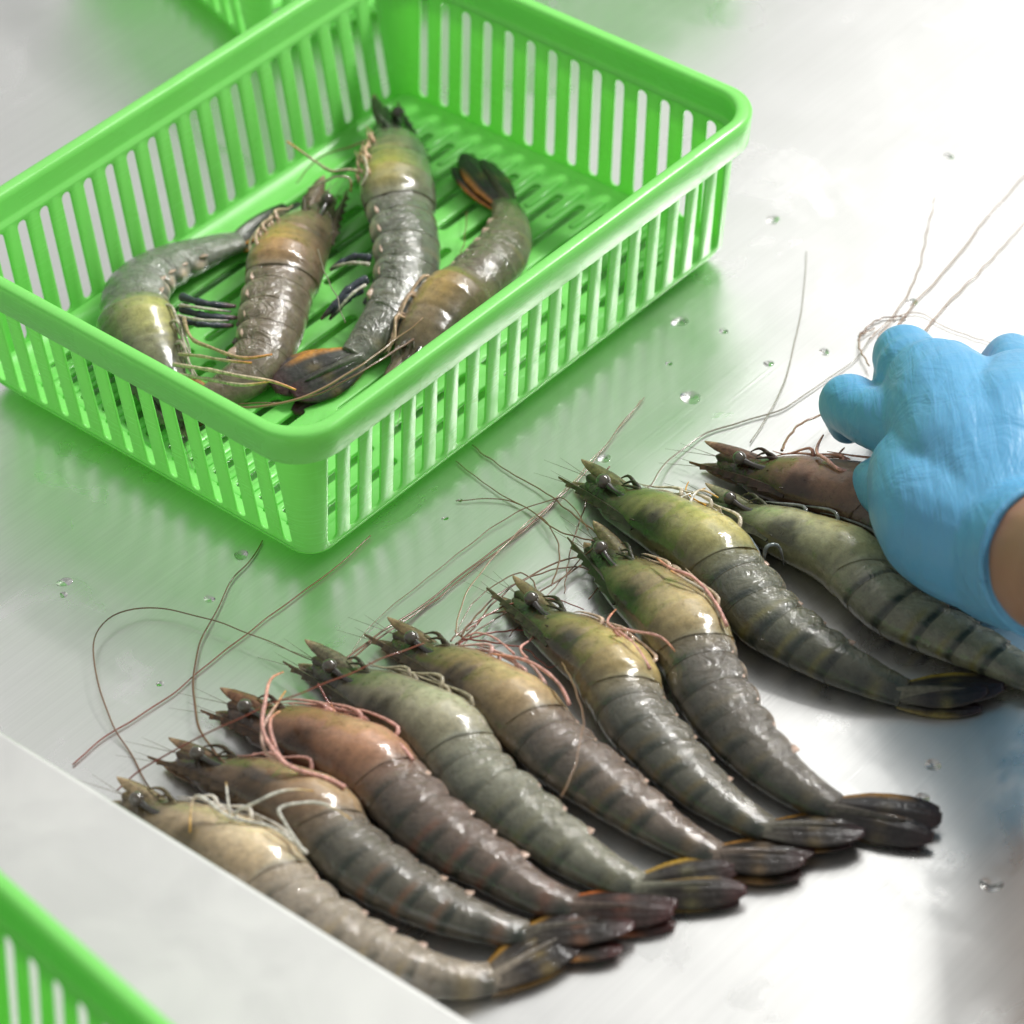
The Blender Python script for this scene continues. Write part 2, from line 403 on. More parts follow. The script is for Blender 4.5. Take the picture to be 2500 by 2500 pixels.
# ------------------------------------------------------------------ prawns
def interp(t, xs, ys): return np.interp(t, xs, ys)
AX = [0, .05, .12, .2, .3, .36, .385, .42, .5, .6, .7, .8, .9, 1.0]
DV = [.98, 1.12, 1.32, 1.50, 1.61, 1.58, 1.51, 1.44, 1.45, 1.40, 1.26, 1.07, .88, .66]
LT = [.62, .80, 1.0, 1.12, 1.28, 1.24, 1.15, 1.10, 1.10, 1.02, .92, .78, .62, .42]
TC = .385
SEG = [TC, .46, .555, .65, .74, .83, 1.0]
def prawn(label, path, tail, side=1, sc=1.0, roll=0.0, z0=0.0, car=(150, 140, 95), abd=(110, 105, 95), yel=(175, 165, 95),
          head=(70, 62, 45), band=(32, 42, 34), stripe=(160, 128, 62), fan=(30, 24, 19), edge=(165, 115, 45), tip=(56, 22, 24),
          leg=(205, 160, 140), ant=(), legs=(), bandk=1.0, group=None, headlen=1.0, tailz=None, ba=0.0, up_tail=0, seed=0):
    rg = np.random.default_rng(100 + seed)
    car, abd, yel, head, band, stripe, fan, edge, tip, leg = [srgb(c) for c in (car, abd, yel, head, band, stripe, fan, edge, tip, leg)]
    def sat(c, k): return c.mean() + (c - c.mean()) * k
    car, abd = sat(car, .90) * 1.05, sat(abd, .88) * .98; yel = sat(yel * 1.28 + .03, .85); head = head * .75
    P = np.array([up(x, y, z0 + 1.15 * sc) for x, y in path])
    n = 190
    C = spline(P, 400)
    for _ in range(30): C[1:-1] = (C[:-2] + 2 * C[1:-1] + C[2:]) / 4
    d = np.r_[0, np.cumsum(np.linalg.norm(np.diff(C, axis=0), axis=1))]; Ltot = d[-1]
    # ring stations: doubled where one plate ends and the next begins
    ts, lo, sg = [], [], []
    def addseg(t0, t1, k, m):
        for u in np.linspace(0, 1, m): ts.append(t0 + (t1 - t0) * u); lo.append(u); sg.append(k)
    addseg(0, TC, 0, 60)
    for k in range(6): addseg(SEG[k], SEG[k + 1], k + 1, 22)
    ts, lo, sg = map(np.array, (ts, lo, sg))
    nth = 56; th = np.linspace(0, 2 * np.pi, nth, endpoint=False)   # 0 = ventral, pi/2 = up, pi = dorsal
    ct, st = np.cos(th), np.sin(th)
    # plate edge curvature: position along the body shifts with the angle round it
    T_ = np.repeat(ts[:, None], nth, 1); U_ = np.repeat(lo[:, None], nth, 1); K_ = np.repeat(sg[:, None], nth, 1)
    bow = np.where(K_ > 0, .012 * np.abs(st)[None] - .010 * np.clip(-ct, 0, 1)[None], 0) * np.sin(np.pi * np.clip((T_ - TC) / (1 - TC) * .9 + .05, 0, 1))
    endcar = (K_ == 0) * U_ ** 6 * (.016 * np.abs(st)[None] - .012 * np.clip(-ct, 0, 1)[None] + .02 * np.clip(ct, 0, 1)[None])
    Ts = np.clip(T_ + bow + endcar, 0, 1)
    X = np.stack([np.interp(Ts * Ltot, d, C[:, i]) for i in range(3)], -1)
    Td = norm(np.gradient(C, axis=0)); TT = norm(np.stack([np.interp(Ts * Ltot, d, Td[:, i]) for i in range(3)], -1))
    Zu = np.array([0, 0, 1.0]); NV = norm(np.cross(Zu, TT)) * side      # ventral direction (left of the tailward tangent)
    cr, sr = math.cos(math.radians(roll)), math.sin(math.radians(roll))
    VV = NV * cr + Zu * sr; ZZ = -NV * sr + Zu * cr
    aa = np.interp(Ts, AX, DV) * sc; bb = np.interp(Ts, AX, LT) * sc
    # plate relief: each plate swells towards its rear edge, then drops to the next
    rel = np.where(K_ == 0, 1 + .035 * U_ ** 10 + .015 * np.sin(9 * U_), .987 + .021 * U_ ** 1.4)
    vent = np.clip(ct, 0, 1)[None] ** 2
    lobe = np.where(K_ == 0, .04 * U_ ** 2 - .0, np.where(K_ == 6, -.02, .13 * np.sin(np.pi * np.clip(U_ * 1.05, 0, 1)) ** .8 - .05))
    rel = rel + vent * lobe
    # pleura crease along the side, faint carapace grooves
    crease = -.030 * np.exp(-((th - .75)[None] / .11) ** 2) * (K_ > 0) * (K_ < 6)
    groove = np.where(K_ == 0, -.035 * np.exp(-((U_ - .38 - .12 * st[None]) / .03) ** 2) * np.exp(-((th - 1.5)[None] / .9) ** 2), 0)
    crum = sum(rg.normal() * np.sin(f1 * T_ * 60 + f2 * th[None] + rg.uniform(0, 6)) for f1, f2 in ((1, 3), (1.7, 5), (2.6, 4), (3.3, 7), (4.2, 6)))
    rel = rel + crease + groove + .0045 * crum * (K_ > 0) * (.15 + 2.0 * np.exp(-((th - .9)[None] / .5) ** 2))
    ax = np.where(ct[None] > 0, aa * (.96 + .10 * vent), aa)
    body = X + VV * (ax * rel * ct[None])[..., None] + ZZ * (bb * rel * st[None])[..., None]
    # rest on the support: lower so that the lowest point touches
    zc = np.sqrt((bb * cr) ** 2 + (aa * sr) ** 2)
    body[..., 2] += (z0 + zc + .02) - X[..., 2]
    if up_tail: body[..., 2] += up_tail * np.clip((Ts - .7) / .3, 0, 1) ** 2
    nr = len(ts)
    V = body.reshape(-1, 3)
    F = [(i * nth + j, (i + 1) * nth + j, (i + 1) * nth + (j + 1) % nth, i * nth + (j + 1) % nth) for i in range(nr - 1) for j in range(nth)]
    if side < 0: F = [f[::-1] for f in F]
    # closed ends
    c0 = V[:nth].mean(0) - TT[0, 0] * .25 * sc; c1 = V[-nth:].mean(0) + TT[-1, 0] * .15
    # the head runs on forwards into a tapering snout
    r0_, cc0, nf = V[:nth].copy(), V[:nth].mean(0), 10; off = len(V)
    fr = [cc0 + (r0_ - cc0) * (1 - .80 * (f ** 1.15)) - TT[0, 0] * 1.75 * sc * headlen * f + VV[0, 0] * (.05 * math.sin(7 * f)) for f in np.linspace(.1, 1, nf)]
    V = np.vstack([V] + fr); c0 = fr[-1].mean(0) - TT[0, 0] * .1
    prev = 0
    for k in range(nf):
        cur = off + k * nth
        q_ = [(prev + j, prev + (j + 1) % nth, cur + (j + 1) % nth, cur + j) for j in range(nth)]
        F += q_ if side > 0 else [f[::-1] for f in q_]
        prev = cur
    F += [(len(V), prev + j, prev + (j + 1) % nth) for j in range(nth)] + [(len(V) + 1, (nr - 1) * nth + (j + 1) % nth, (nr - 1) * nth + j) for j in range(nth)]
    V = np.vstack([V, c0, c1])
    # ---- pigment
    dors = np.clip(-ct, 0, 1)[None] * np.ones_like(T_)
    def blobs(cx, cy, sx, sy): return np.exp(-((U_ - cx) / sx) ** 2 - ((th - cy)[None] / sy) ** 2)
    wob = sum(rg.normal() * np.sin(f1 * T_ * 40 + f2 * th[None] + rg.uniform(0, 6)) for f1, f2 in ((1, 1), (2.1, 2), (.6, 3), (3.3, 1), (4.2, 4))) * .18
    col = np.where((K_ == 0)[..., None], car, abd) * np.ones(T_.shape + (3,))
    def mixc(col, c, f): f = np.clip(f, 0, 1)[..., None]; return col * (1 - f) + c * f
    fc = (K_ == 0)
    yf = fc * np.exp(-((U_ - .74 + wob * .1) / .24) ** 2) * np.exp(-((th - .85)[None] / .75) ** 2) * 1.0
    col = mixc(col, yel, yf)
    hf = fc * (1 / (1 + np.exp((U_ - .27 - wob * .12 + .10 * st[None]) / .05)))
    col = mixc(col, head, hf * .85)
    dk = fc * (np.exp(-((U_ - .42) / .13) ** 2) * np.exp(-((th - 2.2)[None] / .6) ** 2) * (1 + wob) * .8 + .65 * np.clip(dors + .15, 0, 1) ** 1.4)
    col = mixc(col, head, dk)
    # abdomen: dark band at the rear edge of each plate, strongest on the back; tan stripe in front on the rear plates
    bd = (K_ > 0) * np.exp(-((U_ - .90) / .13) ** 2) * np.clip(.15 + ba + 1.05 * dors ** .6 + .15 * wob, 0, 1) * bandk
    sp = (K_ >= 3) * np.exp(-((U_ - .62) / .10) ** 2) * np.clip(.05 + .95 * dors ** .8 + .25 * wob, 0, 1) * .8
    col = mixc(col, stripe, sp * bandk); col = mixc(col, band, bd * .9)
    col = mixc(col, band, (K_ == 6) * np.exp(-((U_ - .45) / .16) ** 2) * dors * .8 * bandk)
    col = mixc(col, abd * 1.25 + .03, (K_ > 0) * vent * .5)
    col = mixc(col, srgb((225, 205, 185)), (K_ > 0) * (K_ < 6) * np.clip(ct - .93, 0, 1)[None] * 14 * np.exp(-((U_ - .55) / .25) ** 2) * .8)
    col = mixc(col, band, (K_ > 0) * .55 * np.clip(-ct + .35, 0, 1)[None] ** 1.2 * bandk)
    col = mixc(col, abd, fc * .35 * np.clip((U_ - .88) / .12, 0, 1)); col = mixc(col, car, (K_ == 1) * .45 * (1 - U_))
    wrk = np.clip((K_ > 0) * (.28 + .9 * np.exp(-((th - .85)[None] / .45) ** 2)) + fc * .10, 0, 1).reshape(-1)
    col = col * (1 + .10 * wob[..., None])
    fc_ = np.repeat(head[None] * .9, nf * nth, 0) * (1 + .35 * np.sin(np.arange(nf * nth) * .9)[:, None] * .5) + .25 * np.clip(ct, 0, 1)[np.arange(nf * nth) % nth][:, None] * car
    pc = np.c_[np.vstack([col.reshape(-1, 3), fc_, head, abd]).clip(.004, 1), np.r_[wrk, np.full(nf * nth, .5), .2, .2]]
    root_loc = np.array([*V[:nth * nr].mean(0)[:2], z0])
    root = empty('prawn', root_loc)
    tag(root, label, 'prawn', group)
    mesh_obj('body', V, F, M_SHELL, root, root_loc, pc, sharp=75)
    # ---- frames for the attachments
    def frame(t):
        x = np.array([np.interp(t * Ltot, d, C[:, i]) for i in range(3)]); tt = norm(np.array([np.interp(t * Ltot, d, Td[:, i]) for i in range(3)]))
        nv = norm(np.cross(Zu, tt)) * side; vv = nv * cr + Zu * sr; zz = -nv * sr + Zu * cr
        A = np.interp(t, AX, DV) * sc; B = np.interp(t, AX, LT) * sc
        x[2] = z0 + math.sqrt((B * cr) ** 2 + (A * sr) ** 2) + .02 + (up_tail * max(0, (t - .7) / .3) ** 2 if up_tail else 0)
        return x, tt, vv, zz, A, B
    def addm(name, VF, m, cols=None, parent=None, sharp=None):
        return mesh_obj(name, VF[0], VF[1], m, parent or root, root_loc if parent is None else root_loc, cols, sharp=sharp)
    def blade(base, dirv, sidev, L_, W_, thick, colf, wprof, curve=0, nn=26, mm=9, ridge=.5, curl=0):
        nv = np.cross(dirv, sidev); nv = nv if nv[2] > 0 else -nv
        us = np.linspace(0, 1, nn); vs = np.linspace(-1, 1, mm); tops, cols = [], []
        for sgn in (1, -1):
            for u in us:
                wd = W_ * wprof(u)
                for v in vs:
                    h = thick * (1 + .13 * math.cos(v * 14)) * (1 - .85 * abs(v) ** 2) * (.4 + .6 * math.sin(math.pi * min(1, u * .9 + .1))) * sgn + (ridge * thick * math.exp(-(v / .25) ** 2) * (1 - u) if sgn > 0 else 0)
                    tops.append(base + dirv * (u * L_) + sidev * (v * wd + curve * L_ * u * u) + nv * (h - curl * v * v * wd - .1 * curl * u * u * L_))
                    cols.append(colf(u, v))
        F = []; o = nn * mm
        for i in range(nn - 1):
            for j in range(mm - 1):
                q = i * mm + j; F.append((q, q + mm, q + mm + 1, q + 1)); F.append((o + q, o + q + 1, o + q + mm + 1, o + q + mm))
        for i in range(nn - 1):
            q = i * mm; F.append((q, o + q, o + q + mm, q + mm)); q += mm - 1; F.append((q, q + mm, o + q + mm, o + q))
        F.append(tuple(range(0, mm)) + tuple(range(o + mm - 1, o - 1, -1))); e = (nn - 1) * mm
        F.append(tuple(range(e + mm - 1, e - 1, -1)) + tuple(range(o + e, o + e + mm)))
        return (np.array(tops), F), np.array(cols).clip(.003, 1)
    # ---- tail fan
    x, tt, vv, zz, A, B = frame(1.0); te = up(tail[0], tail[1], (tailz if tailz is not None else z0 + .5 * sc))
    if up_tail: te[2] += up_tail
    fd = te - x; FL = np.linalg.norm(fd) ; fd = fd / FL; fv = norm(vv - fd * (vv @ fd)); fz = np.cross(fd, fv); fz = fz if fz[2] > 0 else -fz
    x = x - fd * .35
    uro = lambda u: (np.interp(u, [0, .12, .35, .55, .75, .9, 1], [.30, .55, .90, 1.0, .88, .62, .26]))
    def ucol(yl):
        def f(u, v):
            c = fan * (1.0 + .15 * math.sin(v * 9 + u * 3))
            c = c * (1 - .55 * max(0, 1 - u * 3)) + abd * .55 * max(0, 1 - u * 3) * 1.0
            k = math.exp(-((u - .52) / .07) ** 2) * .30 * (0.6 + .4 * math.sin(7 * v + 1)); c = c * (1 - k) + stripe * k
            k = (.9 if yl > 0 else .35) * max(0, min(1, (v * yl - .60) / .25)) * max(0, min(1, (.78 - u) / .2)) ; c = c * (1 - k) + edge * k
            k = max(0, min(1, (u - .75) / .2)) * .8; c = c * (1 - k) + tip * k
            return c
        return f
    fl = FL + .35
    for (off, ang, ln, wd, zo, y) in ((.16, .06, 1.0, .84, .06, 1), (-.24, -.07, .93, .78, .16, 1), (.24, .14, .92, .70, -.24, 1), (-.34, -.14, .88, .62, -.26, -1)):
        ang += rg.normal() * .045
        dv_ = norm(fd * math.cos(ang) + fv * math.sin(ang)); sv = norm(fv - dv_ * (fv @ dv_))
        (VF, cc) = blade(x + fv * off * sc + fz * zo * sc, dv_, sv, fl * ln * (1 + .05 * rg.normal()), wd * sc * (1 + .08 * rg.normal()), .13 * sc, ucol(y), uro, 0, 26, 19, .9, .12)
        addm('tail_blade', VF, M_FAN, cc)
    (VF, cc) = blade(x + fz * .26 * sc - fv * .12 * sc, norm(fd - fv * .02), fv, fl * .70, .34 * sc, .20 * sc, lambda u, v: abd * (.9 - .6 * u) + fan * .5 * u,
                     lambda u: np.interp(u, [0, .1, .9, 1], [1, 1, .3, .05]), 0, 20, 7, .5, .2)
    addm('telson', VF, M_FAN, cc)
    # ---- rostrum: saw-edged blade from the back, pointing forwards
    x, tt, vv, zz, A, B = frame(.13); b0 = x - vv * A * .82 + zz * B * .30
    x2, tt2, vv2, zz2, A2, B2 = frame(0.0); hl = headlen * sc
    tipr = x2 - tt2 * 2.75 * hl - vv2 * .42 * sc + zz2 * B2 * .15
    dr_ = tipr - b0; RL = np.linalg.norm(dr_); dr_ /= RL; dsv = norm(-vv2 - dr_ * (-vv2 @ dr_))
    def rcol(u, v): return head * (.55 + .5 * u) * (1.0 + .3 * v) + (np.array([.12, .07, .03]) * max(0, u - .7) * 2)
    nn = 46
    def rw(u): return (1 - u) * .85 + .12
    (VF, cc) = blade(b0, dr_, dsv, RL, .30 * sc, .15 * sc, rcol, rw, .03, nn, 5, .3)
    Vr = VF[0]
    for s_ in (0, 1):
        for i in range(nn):
            u = i / (nn - 1); k = s_ * nn * 5 + i * 5
            if .12 < u < .92: Vr[k + 4] += dsv * .17 * sc * ((u * 8) % 1) ** 1.5
    addm('rostrum', (Vr, VF[1]), M_HEAD, cc, sharp=40)
    # ---- antennal scales: the flat brown blades at the mouth side
    scl = lambda u: np.interp(u, [0, .2, .5, .8, .95, 1], [.55, .95, 1.0, .66, .28, .06])
    def scol(u, v):
        c = (head * .8 + car * .35); k = max(0, v - .5) * 1.4; c = c * (1 - k) + np.array([.05, .025, .012]) * k
        k = max(0, u - .8) * 3.5; k = min(1, k) * .8; return c * (1 - k) + srgb((205, 175, 140)) * k
    for (vo, zo, ang, ln, wd) in ((.52, .34, .05, 2.95, .38), (.12, -.34, -.06, 2.8, .55)):
        dv_ = norm(-tt2 * math.cos(ang) + vv2 * math.sin(ang)); sv = norm(vv2 - dv_ * (vv2 @ dv_))
        (VF, cc) = blade(x2 + vv2 * vo * sc + zz2 * zo * sc + tt2 * .3, dv_, sv, ln * hl, wd * sc, .09 * sc, scol, scl, 0, 22, 9, .8, .15)
        addm('antennal_scale', VF, M_HEAD, cc)
    # ---- stalks of the small feelers, mouth parts
    for (vo, zo, an) in ((.16, .15, .02), (-.14, -.12, -.06)):
        dv_ = norm(-tt2 + vv2 * an); b0 = x2 + vv2 * vo * sc + zz2 * zo * sc
        V_, F_ = tube([b0 + tt2 * .4, b0, b0 + dv_ * .7 * hl, b0 + dv_ * .75 * hl, b0 + dv_ * 1.3 * hl, b0 + dv_ * 1.35 * hl, b0 + dv_ * 1.8 * hl, b0 + dv_ * 1.95 * hl], np.array([.42, .42, .36, .28, .28, .20, .19, .05]) * sc, 10)
        addm('antennule', (V_, F_), M_HEAD, np.tile(head * 1.1, (len(V_), 1)))
        for k in (0, 1):
            q = b0 + dv_ * 1.9 * hl; pts = [q + dv_ * s_ * 1.0 + (vv2 * (.10 - .2 * k) + zz2 * .0) * s_ * 1.2 + np.array([0, 0, -.12]) * s_ for s_ in np.linspace(0, 2.4 * (1 if k else .8), 9)]
            pts = [np.array([p_[0], p_[1], max(p_[2], z0 + .03)]) for p_ in pts]
            V_, F_ = tube(pts, np.linspace(.018, .006, 9), 5); addm('feeler', (V_, F_), M_ANT['grey'])
    # spiny mouthparts folded under the head on the back side (dark)
    for k in range(7):
        s_ = .03 + .028 * k; xx, t3, v3, z3, A3, B3 = frame(s_)
        pts = [xx + v3 * A3 * (.6 - .2 * k) + z3 * B3 * (.7 - .08 * k), xx - t3 * .7 * sc + v3 * A3 * (.85 - .22 * k) + z3 * B3 * (.85 - .12 * k), xx - t3 * (1.0 + .5 * rg.random()) * sc + v3 * A3 * (.75 - .26 * k) + z3 * B3 * (.55 - .2 * rg.random())]
        V_, F_ = tube(spline(pts, 8), np.linspace(.13, .03, 8) * sc, 7); addm('mouthpart', (V_, F_), M_HEAD, np.tile(head * .9, (len(V_), 1)))
    # ---- eyes on stalks
    for sgn in (1, -1):
        xx, t3, v3, z3, A3, B3 = frame(0.03); es = xx - v3 * .10 * sc + z3 * B3 * .75 * sgn; ee = x2 - tt2 * .62 * hl - vv2 * .02 * sc + zz2 * (B2 * .95 + .12) * sgn
        V_, F_ = tube(spline([es + t3 * .25, (es + ee) / 2 - v3 * .04, ee], 8), np.array([.2, .2, .17, .14, .12, .12, .14, .16]) * sc, 10)
        st_ = addm('eye', sphere(ee - tt2 * .16 + zz2 * .05 * sgn, .31 * sc), M_EYE)
        addm('eye_stalk', (V_, F_), M_STALK, parent=st_)
    # ---- swimmerets under each plate
    for k in range(1, 6):
        t = (SEG[k - 1] + SEG[k]) / 2 + .02; xx, t3, v3, z3, A3, B3 = frame(t)
        for sgn, zo in ((1, .32), (-1, -.3)):
            dv_ = norm(v3 * .75 + t3 * .75 + rg.normal(size=3) * .05); sv = norm(np.cross(dv_, z3) + z3 * .3)
            cc_ = srgb((215, 185, 165)) if sgn > 0 else band * 1.5
            (VF, cc) = blade(xx + v3 * A3 * .78 + z3 * B3 * zo, dv_, sv, (.36 + .2 * rg.random()) * sc, .34 * sc, .07 * sc, lambda u, v: cc_ * (.45 + .35 * u), lambda u: np.interp(u, [0, .3, .7, 1], [.7, 1, .7, .1]), .1, 9, 5)
            addm('swimmeret', VF, M_FAN, cc)
    # ---- walking legs folded along the lower edge of the carapace
    for k in range(9):
        t = .14 + .024 * k; xx, t3, v3, z3, A3, B3 = frame(t); zo = .35 - .22 * (k % 4)
        j = rg.normal(size=(4, 3)) * .07
        xa, ta, va, za, Aa, Ba = frame(max(.02, t - .10)); xb, tb, vb, zb, Ab, Bb = frame(max(.0, t - .17))
        pts = [xx + v3 * A3 * .92 + z3 * B3 * zo, xx + v3 * (A3 * 1.05 + .1) - t3 * .3 + z3 * B3 * (zo + .1) + j[0], xa + va * (Aa * 1.08 + .16) + za * Ba * (zo) + j[1], xb + vb * (Ab * 1.15 + .2) + zb * Bb * (zo - .1) + j[2]]
        V_, F_ = tube(spline(pts, 14), np.interp(np.linspace(0, 1, 14), [0, .3, .6, 1], [.105, .075, .055, .02]) * sc, 7, flat=.7)
        addm('leg', (V_, F_), M_HEAD, np.tile(leg * (.75 + .3 * rg.random()), (len(V_), 1)))
    for (pts, z_, r0, r1, c_) in legs:
        zs = np.linspace(z_[0], z_[1], len(pts)) if len(z_) == 2 else z_
        W3 = np.array([up(px, py, z0 + zz_ + .4) for (px, py), zz_ in zip(pts, zs)])
        V_, F_ = tube(spline(W3, 30), np.interp(np.linspace(0, 1, 30), [0, .3, .34, .6, .64, .85, 1], [r0 * .9, r0 * .6, r0 * .85, r0 * .55, r0 * .75, (r0 + r1) * .4, r1 * .8]), 8)
        u = np.linspace(0, 1, 30)[:, None]; cc = srgb(c_[0]) * (1 - np.clip((u - .75) * 4, 0, 1)) + srgb(c_[1]) * np.clip((u - .75) * 4, 0, 1)
        addm('leg', (V_, F_), M_HEAD, np.repeat(cc, 8, 0))
    for (pts, z_, r0, r1, c_) in ant:
        zs = np.linspace(z_[0], z_[1], len(pts)) if len(z_) == 2 else z_
        W3 = np.array([up(px * 1.294, py * 1.294, z0 + zz_) for (px, py), zz_ in zip(pts, zs)])
        W3 = spline(W3, 70); s_ = np.linspace(0, 1, 70); f_ = rg.uniform(5, 26, 6); p_ = rg.uniform(0, 6, 6)
        for q in range(3): W3[:, 0] += .016 * np.sin(f_[q] * s_ * 2.2 + p_[q]) * (s_ > .03); W3[:, 1] += .016 * np.sin(f_[q + 3] * s_ * 2.2 + p_[q + 3]) * (s_ > .03)
        V_, F_ = tube(W3, np.linspace(r0, r1, 70) * .8, 6); addm('antenna', (V_, F_), M_ANT[c_])
    return root
def sphere(c, r, n=14, m=18, sq=(1, 1, 1)):
    V = [(0, 0, 1)] + [(math.sin(a_) * math.cos(b_), math.sin(a_) * math.sin(b_), math.cos(a_)) for a_ in np.linspace(0, math.pi, n)[1:-1] for b_ in np.linspace(0, 2 * math.pi, m, endpoint=False)] + [(0, 0, -1)]
    V = np.array(V) * r * np.array(sq) + c; F = []
    for j in range(m): F.append((0, 1 + j, 1 + (j + 1) % m))
    for i in range(n - 3):
        for j in range(m): F.append((1 + i * m + j, 1 + (i + 1) * m + j, 1 + (i + 1) * m + (j + 1) % m, 1 + i * m + (j + 1) % m))
    e = len(V) - 1; o = 1 + (n - 3) * m
    for j in range(m): F.append((o + j, e, o + (j + 1) % m))
    return V, F

GR = 'prawns laid side by side in a row'; GB = 'prawns in the green basket'
PK = ((214, 160, 148), (225, 150, 110)); WH = ((215, 212, 200), (214, 165, 70)); GY = ((190, 180, 160), (215, 150, 90))
def r3(*p): return [(200 + x / 1.932, 1400 + y / 1.932) for x, y in p]
def r4(*p): return [(1100 + x / 1.932, 1400 + y / 1.932) for x, y in p]
def r5(*p): return [(1500 + x / 1.932, 700 + y / 1.932) for x, y in p]
def c4(*p): return [(600 + x / 2.76, 1400 + y / 2.76) for x, y in p]
def c3(*p): return [(300 + x / 2.415, 600 + y / 2.415) for x, y in p]
def c2(*p): return [(700 + x / 2.76, 200 + y / 2.76) for x, y in p]

prawn('pale cream and grey prawn lowest in the row, partly hidden by the steel ledge', [(375, 1978), (495, 2045), (595, 2105), (662, 2162), (735, 2232), (860, 2305), (1000, 2352), (1120, 2368), (1200, 2356)], (1440, 2240),
      car=(180, 159, 124), abd=(154, 142, 124), yel=(208, 188, 144), head=(105, 92, 62), stripe=(165, 140, 70), leg=(215, 208, 195), edge=(180, 135, 55), group=GR, roll=5, headlen=0.95, seed=1, bandk=.75,
      legs=[(r3((1060, 1320), (900, 1200), (700, 1150), (540, 1050), (510, 1220)), (1.9, 2.0, 2.1, 2.5, 1.8), .10, .05, WH),
            (r3((900, 1200), (720, 1140), (820, 1080), (950, 1025), (1090, 1025)), (1.6, 2.0, 2.7, 2.9, 2.6), .09, .03, WH),
            (r3((1045, 1310), (960, 1180), (930, 1110), (1060, 1080), (1150, 1090), (1270, 1160)), (1.8, 2.6, 2.9, 2.9, 2.8, 2.6), .09, .03, WH),
            (r3((700, 1140), (690, 1080), (680, 985)), (1.9, 2.2, 2.1), .07, .03, WH)],
      ant=[([(300, 1500), (285, 1490), (245, 1420), (215, 1370), (190, 1310), (178, 1240), (180, 1195), (210, 1165), (260, 1148), (320, 1150), (400, 1170), (480, 1200), (590, 1245)], (1.2, .3, .1, .3, .5, .5, .5, .5, .4, .4, .5, .6, .6), .05, .03, 'brown')])
prawn('brown-grey prawn second from the ledge, one round eye sticking out sideways', [(520, 1870), (573, 1892), (666, 1933), (759, 1985), (816, 2050), (888, 2109), (1007, 2175), (1100, 2213), (1203, 2240), (1285, 2250)], (1535, 2248),
      car=(142, 113, 84), abd=(110, 103, 90), yel=(174, 145, 100), head=(78, 62, 42), stripe=(150, 96, 62), edge=(176, 120, 50), tip=(66, 30, 30), leg=(214, 160, 148), group=GR, roll=-8, headlen=1.00, seed=2,
      legs=[(r3((1240, 1010), (1150, 965), (970, 905), (880, 800), (850, 720), (865, 600), (890, 500), (950, 465)), (1.8, 2.0, 2.4, 2.7, 2.9, 2.9, 2.8, 2.6), .12, .04, PK),
            (r3((1220, 1000), (1100, 955), (960, 895), (900, 780), (890, 690), (935, 650)), (1.7, 2.0, 2.4, 2.7, 2.8, 2.6), .11, .04, PK),
            (r3((1200, 1010), (1050, 950), (930, 880), (870, 850), (850, 740), (930, 600), (960, 555)), (1.7, 2.0, 2.3, 2.4, 2.5, 2.3, 2.1), .10, .04, ((205, 170, 155), (220, 160, 80)))],
      ant=[([(425, 1440), (410, 1425), (375, 1370), (365, 1290), (375, 1220), (410, 1150), (440, 1090), (470, 1060), (495, 1020)], (1.5, 1.2, .5, .25, .2, .15, .12, .1, .1), .075, .035, 'brown'),
           ([(137, 1443), (200, 1390), (310, 1320), (440, 1215), (580, 1110), (640, 1065), (700, 1010)], (.08, .1, .1, .1, .1, .1, .1), .045, .03, 'red')])
prawn('reddish-brown prawn with an orange-tinted head shell, third from the ledge', [(640, 1748), (760, 1800), (870, 1857), (940, 1912), (1028, 1995), (1120, 2060), (1199, 2102), (1300, 2158), (1400, 2185)], (1662, 2215),
      car=(152, 106, 75), abd=(114, 97, 86), yel=(180, 131, 94), head=(80, 56, 38), stripe=(150, 84, 58), fan=(40, 24, 19), edge=(200, 110, 50), tip=(58, 22, 22), leg=(222, 165, 152), group=GR, roll=5, headlen=0.95, seed=3,
      legs=[(r3((1560, 880), (1480, 790), (1380, 745), (1300, 715), (1200, 660), (1175, 610)), (1.6, 1.7, 1.8, 1.6, 1.2, .9), .11, .04, PK)],
      ant=[([(220, 1492), (270, 1450), (340, 1410), (440, 1360), (560, 1310), (650, 1275), (740, 1235), (800, 1215)], (.3, .7, 1.8, 2.9, 3.2, 3.2, 3.2, 2.6), .045, .035, 'red')])
prawn('pale green-grey prawn in the row with a long split brown blade at its head', [(850, 1655), (962, 1722), (1066, 1790), (1115, 1842), (1172, 1915), (1245, 1967), (1354, 2039), (1460, 2100), (1560, 2138)], (1822, 2150),
      car=(137, 131, 104), abd=(130, 129, 111), yel=(162, 158, 126), head=(72, 68, 48), stripe=(120, 116, 70), edge=(176, 140, 50), tip=(66, 36, 36), leg=(176, 166, 140), group=GR, roll=9, headlen=1.12, seed=4, bandk=.8,
      legs=[(c4((1640, 1080), (1560, 960), (1400, 880), (1220, 790)), (1.3, 1.7, 1.7, 1.4), .10, .05, GY)],
      ant=[([(650, 1245), (720, 1192), (800, 1140), (900, 1062), (1000, 988), (1050, 943), (1100, 895), (1150, 830), (1215, 750)], (.9, .4, .15, .12, .12, .12, .12, .12, .1), .07, .03, 'brown'),
           ([(600, 1290), (640, 1345), (700, 1350), (680, 1290), (650, 1260)], (1.2, .6, .3, .3, .4), .06, .04, 'red'),
           ([(620, 1320), (660, 1360), (720, 1365), (700, 1310)], (.8, .5, .4, .4), .06, .04, 'brown'),
           ([(655, 1250), (725, 1196), (804, 1145), (903, 1066), (1000, 992), (1070, 925)], (.9, .4, .12, .12, .12, .12), .06, .03, 'brown')])
